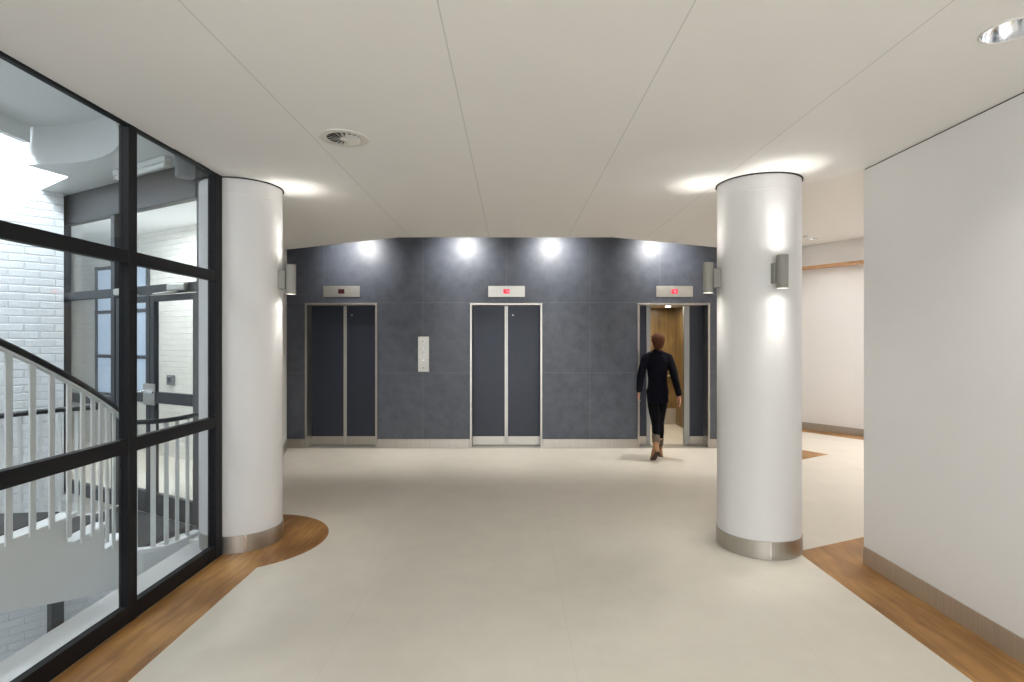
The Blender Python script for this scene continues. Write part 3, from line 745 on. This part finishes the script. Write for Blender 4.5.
# light in the well: a luminaire high in the shaft by the brick wall; a bare fill light added below for the lower brick
wl = thing('shaft_lamp', 'bright lamp high in the stair shaft', 'lamp', (-4.75, 4.35, 4.3))
link('housing', box(B(), -.35, .35, -.35, .35, .0, .08), M['white'], wl, bevel=.004)
link('diffuser', box(B(), -.32, .32, -.32, .32, -.01, 0), M['lamp'], wl)
add_light('shaft_light', 'AREA', (-4.75, 4.35, 4.27), 64, (.90, .96, 1), (math.radians(0), math.radians(0), 0), shape='SQUARE', size=.6)
add_light('lower_fill_light', 'AREA', (-3.0, 3.0, -2.6), 7, (.90, .96, 1), (math.radians(140), 0, math.radians(35)), shape='SQUARE', size=.8)
sl = thing('added_stair_lamp', 'round lamp, out of view, added to brighten the stair', 'ceiling lamp', (-3.1, 1.3, 3.36))  # added fill: lamp and housing out of view, to lift the stair whites
link('housing', lathe(B(), [(0, -.05), (.26, -.05), (.28, -.03), (.28, 0), (0, 0)], 40), M['white'], sl, smooth=True)
link('diffuser', lathe(B(), [(0, -.062), (.24, -.062), (.25, -.05), (0, -.05)], 40), M['lamp'], sl, smooth=True)
add_light('stair_fill_light', 'AREA', (-3.1, 1.3, 3.29), 20, (.95, .98, 1), (0, 0, 0), shape='DISK', size=.5)
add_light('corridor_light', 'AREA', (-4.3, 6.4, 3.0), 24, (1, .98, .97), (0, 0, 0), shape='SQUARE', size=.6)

# ------------------------------------------------------------------ walking person
PER = thing('person', 'person in dark jacket and trousers with tan boots walking into the half-open lift', 'person', (1.94, 7.46, 0))
def limb(bm, pts, rad, n=18, k=5):
    """tapered limb through joints with round ends"""
    P = smooth_path(pts, k); R = []
    m = len(pts)-1
    for i in range(len(P)):
        f = min(i/k, m-1e-6); j = int(f); R.append(rad[j] + (rad[j+1]-rad[j])*(f-j))
    sweep(bm, P, R, n=n); ball(bm, P[0], R[0], n=n); ball(bm, P[-1], R[-1], n=n)
def torso(bm, rings, n=32):
    """rings: (x, y, z, rx, ry) stacked ellipses"""
    prev = None
    for x, y, z, rx, ry in rings:
        r = []
        for k in range(n):
            a = 2*PI*k/n; c, s = math.cos(a), math.sin(a)
            e = .85
            r.append(bm.verts.new((x + rx*math.copysign(abs(c)**e, c), y + ry*math.copysign(abs(s)**e, s), z)))
        if prev is None: bm.faces.new(r)
        else:
            for k in range(n): bm.faces.new((prev[k], prev[(k+1) % n], r[(k+1) % n], r[k]))
        prev = r
    bm.faces.new(prev)
SH = {-1: V(-.146, .030, 1.325), 1: V(.148, .020, 1.325)}
EL = {-1: V(-.225, -.010, 1.085), 1: V(.200, -.085, 1.075)}
WR = {-1: V(-.222, .105, .880), 1: V(.248, -.120, .845)}
HIP = {-1: V(-.072, 0, .86), 1: V(.072, .01, .86)}
KN = {-1: V(-.022, .012, .465), 1: V(.050, .085, .465)}
AN = {-1: V(-.095, -.285, .190), 1: V(.052, .100, .085)}
HD = V(.012, .055, 1.536)
def hand(bm, side):
    w = WR[side]; fwd = (w - EL[side]).normalized()
    fwd = (fwd + V(0, .18, -.55)).normalized() if side < 0 else (fwd + V(.05, .22, -.35)).normalized()
    inn = V(-side, .15, 0); inn = (inn - fwd*inn.dot(fwd)).normalized()      # palm faces the thigh
    lat = fwd.cross(inn).normalized()                                        # across the palm
    if lat.y < 0: lat = -lat                                                 # index side forward
    pc = w + fwd*.055
    R = Matrix((inn, lat, fwd)).transposed()
    ball(bm, pc, (.015, .038, .046), R); ball(bm, w + fwd*.012, (.020, .026, .03), R)
    for k, (off, ln) in enumerate(((.028, .070), (.010, .080), (-.009, .074), (-.027, .058))):
        b0 = w + fwd*.092 + lat*off; d = (fwd + lat*off*2.2 + inn*.18).normalized(); pts = [b0]; r = .0088 - k*.0004
        for s, bend in ((.45, .32), (.31, .42), (.24, .35)):
            pts.append(pts[-1] + d*ln*s); d = (d + inn*bend).normalized()
        limb(bm, pts, [r, r*.95, r*.88, r*.72], n=10, k=3)
    b0 = w + fwd*.030 + lat*.026 + inn*.006; d = (fwd*.75 + lat*.62 + inn*.30).normalized()
    limb(bm, [b0, b0 + d*.030, b0 + d*.052 + fwd*.008, b0 + d*.066 + fwd*.026], [.0125, .0108, .0096, .0075], n=10, k=3)
# body: one continuous skin surface
bm = B()
torso(bm, [(0, 0, .80, .106, .082), (0, 0, .90, .112, .086), (0, .005, 1.02, .100, .074), (0, .015, 1.15, .114, .084), (0, .02, 1.27, .134, .088), (.002, .025, 1.345, .118, .068), (.005, .03, 1.385, .060, .052)])
limb(bm, [V(.004, .028, 1.36), V(.008, .04, 1.43), V(.010, .05, 1.49)], [.056, .050, .052])
for s in (-1, 1):
    limb(bm, [SH[s], (SH[s]+EL[s])/2 + V(s*.006, 0, 0), EL[s], WR[s]], [.046, .042, .034, .024])
    limb(bm, [HIP[s], (HIP[s]+KN[s])/2 + V(s*.004, .01, 0), KN[s], (KN[s]*.62+AN[s]*.38) + V(0, -.02, 0), AN[s]], [.070, .062, .047, .046, .032])
    hand(bm, s)
# head: skull, face, ears
ball(bm, HD + V(0, -.008, .022), (.074, .094, .088), n=24)
ball(bm, HD + V(0, .030, -.030), (.058, .060, .078), n=24)
ball(bm, HD + V(0, .060, -.085), (.026, .024, .020))
limb(bm, [HD + V(0, .088, .018), HD + V(0, .104, -.018)], [.008, .012], n=10); ball(bm, HD + V(0, .100, -.026), (.016, .012, .009))
for s in (-1, 1):
    ball(bm, HD + V(s*.030, .083, .022), (.018, .010, .006)); ball(bm, HD + V(s*.040, .066, -.030), (.020, .020, .016))
    ball(bm, HD + V(s*.074, -.004, -.010), (.008, .019, .031), Matrix.Rotation(s*.25, 3, 'Z'))
ball(bm, HD + V(0, .088, -.056), (.020, .010, .0055)); ball(bm, HD + V(0, .086, -.064), (.017, .010, .006))
remeshed(bm, 'body', M['skin'], PER, .0042, 3)
for s in (-1, 1):
    o = link('eye', ball(B(), HD + V(s*.030, .083, .006), .0105, n=14), M['eye'], PER, smooth=True)
# hair: close crop over skull and nape
bm = B()
ball(bm, HD + V(0, -.020, .030), (.083, .098, .090), n=28); ball(bm, HD + V(0, -.045, -.030), (.068, .062, .075), n=24)
limb(bm, [HD + V(0, -.052, -.03), HD + V(0, -.052, -.095)], [.056, .038], n=20)
limb(bm, [HD + V(-.045, .062, .070), HD + V(.02, .070, .085), HD + V(.055, .05, .06)], [.022, .024, .02], n=14)
for k in range(22):
    a = -1.25 + 2.5*k/21
    limb(bm, [HD + V(.03*math.sin(a), .035, .118), HD + V(.079*math.sin(a), -.02-.055*math.cos(a), .075), HD + V(.084*math.sin(a), -.02-.094*math.cos(a), .015), HD + V(.064*math.sin(a), -.035-.072*math.cos(a), -.065)], [.004, .006, .0062, .004], n=8, k=4)
remeshed(bm, 'hair', M['hair'], PER, .004, 2)
# jacket
bm = B()
torso(bm, [(.0, -.006, .735, .138, .106), (0, -.004, .80, .138, .110), (0, 0, .88, .138, .104), (0, .004, .98, .126, .096), (0, .008, 1.05, .122, .092), (0, .015, 1.16, .136, .102), (0, .02, 1.27, .158, .106), (.002, .025, 1.335, .140, .088), (.004, .03, 1.375, .085, .066), (.005, .032, 1.395, .066, .062)])
for s in (-1, 1):
    m = (SH[s]+EL[s])/2 + V(s*.008, -.004, 0)
    limb(bm, [SH[s] + V(-s*.03, 0, .004), SH[s], m, EL[s], (EL[s]+WR[s])/2, WR[s] - (WR[s]-EL[s]).normalized()*.012], [.052, .058, .054, .049, .044, .039])
for s in (-1, 1): limb(bm, [V(.004+s*.03, .03, 1.385), V(s*.09, .03, 1.358), SH[s] + V(s*.010, 0, -.004)], [.046, .050, .053])
limb(bm, [V(.004, .03, 1.37), V(.008, .035, 1.425)], [.060, .054], n=20)
jk = remeshed(bm, 'jacket', M['navy'], PER, .006, 10)
# collar, vent
bm = B()
ring = [(.005 + .064*math.cos(a), .036 + .060*math.sin(a), 1.402 + .012*math.sin(-a)) for a in [PI*.62 + i*(2*PI-1.0*PI*.24)/26 for i in range(27)]]
sweep(bm, ring, (.010, .026), n=10); link('collar', bm, M['navy'], jk, smooth=True)
bm = B(); sweep(bm, [(0, -.118, .75), (0, -.121, .80), (0, -.118, .90)], .004, .006); link('back_vent', bm, M['trouser'], jk)
# trousers
bm = B()
torso(bm, [(0, 0, .76, .112, .086), (0, 0, .85, .126, .096), (0, 0, .93, .122, .092), (0, .004, 1.0, .110, .080)])
for s in (-1, 1):
    sh = (KN[s]*.60+AN[s]*.40); end = KN[s]*.28+AN[s]*.72
    limb(bm, [HIP[s] + V(0, 0, .02), (HIP[s]+KN[s])/2 + V(s*.004, .012, 0), KN[s], sh + V(0, -.016, 0), end], [.078, .073, .058, .054, .040])
remeshed(bm, 'trousers', M['trouser'], PER, .006, 4)
# boots: shaft and foot
for s in (-1, 1):
    top = KN[s]*.42+AN[s]*.58; a = AN[s]
    bm = B(); limb(bm, [top, (top+a)/2 + V(0, -.006, 0), a + (top-a)*.12], [.049, .044, .036], n=20)
    if s > 0:
        heel = V(a.x, a.y-.055, .030); ballp = V(a.x+.006, a.y+.105, .030); toe = V(a.x+.010, a.y+.160, .024)
        sole = [(heel, .010), (ballp, .010)]
    else:
        heel = a + V(-.004, -.060, -.040); ballp = V(a.x-.012, a.y+.095, .034); toe = V(a.x-.014, a.y+.150, .026)
    limb(bm, [a, (a+heel)/2, heel], [.038, .036, .030], n=18)
    limb(bm, [heel, (heel+ballp)/2 + V(0, 0, .018), ballp, toe], [.030, .034, .036, .024], n=18)
    limb(bm, [a + V(0, .01, .0), (a+ballp)/2 + V(0, 0, .014), ballp], [.038, .038, .034], n=18)
    bo = remeshed(bm, 'boot', M['boot'], PER, .006, 4)
    d = (ballp-heel).normalized(); upv = V(1, 0, 0).cross(d).normalized()
    bm = B(); pts = [heel - d*.028, heel, (heel+ballp)/2, ballp, toe + d*.018]
    P = [p - upv*(.026 if i != 4 else .016) for i, p in enumerate(pts)]
    P = [V(p.x, p.y, max(p.z, .007)) for p in P]
    sweep(bm, smooth_path(P, 4), .058, .012); link('sole', bm, M['sole'], bo, bevel=.004)
    bm = B(); q = heel - upv*.034; box(bm, q.x-.026, q.x+.026, q.y-.030, q.y+.022, max(.001, q.z-.018), max(.012, q.z)); link('heel', bm, M['sole'], bo, bevel=.003)
    bm = B(); limb(bm, [top + (top-a)*.04, top - (top-a)*.25 + V(0, -.004, 0), top - (top-a)*.50 + V(0, -.006, 0)], [.053, .051, .048], n=20); o = link('cuff', bm, M['bootshaft'], bo, smooth=True); o['label'] = 'olive grey suede shaft'

# ------------------------------------------------------------------ camera, world, view
cam = bpy.data.cameras.new('camera'); co = bpy.data.objects.new('camera', cam); C.objects.link(co)
co.location = (0, 0, 1.55); co.rotation_euler = (PI/2, 0, 0)
cam.sensor_width = 36; cam.lens = 560/1024*36; cam.clip_start = .05; cam.clip_end = 100
S.camera = co
W = bpy.data.worlds.new('world'); S.world = W; W.use_nodes = True
bg = W.node_tree.nodes['Background']; bg.inputs['Color'].default_value = (.965, .975, 1, 1); bg.inputs['Strength'].default_value = 4.5
po = add_light('window_portal', 'AREA', (.2, -4.72, 1.45), 1, (1, 1, 1), (PI/2, 0, 0), shape='RECTANGLE', size=4.1, size_y=2.2)
po.data.cycles.is_portal = True
S.view_settings.view_transform = 'Standard'; S.view_settings.look = 'None'; S.view_settings.gamma = 1; S.view_settings.use_curve_mapping = False
S.view_settings.exposure = 1.04
S.cycles.use_denoising = True; S.cycles.max_bounces = 10; S.cycles.diffuse_bounces = 6; S.cycles.transparent_max_bounces = 24
S.cycles.sample_clamp_indirect = 6
S.cycles.caustics_reflective = False; S.cycles.caustics_refractive = False
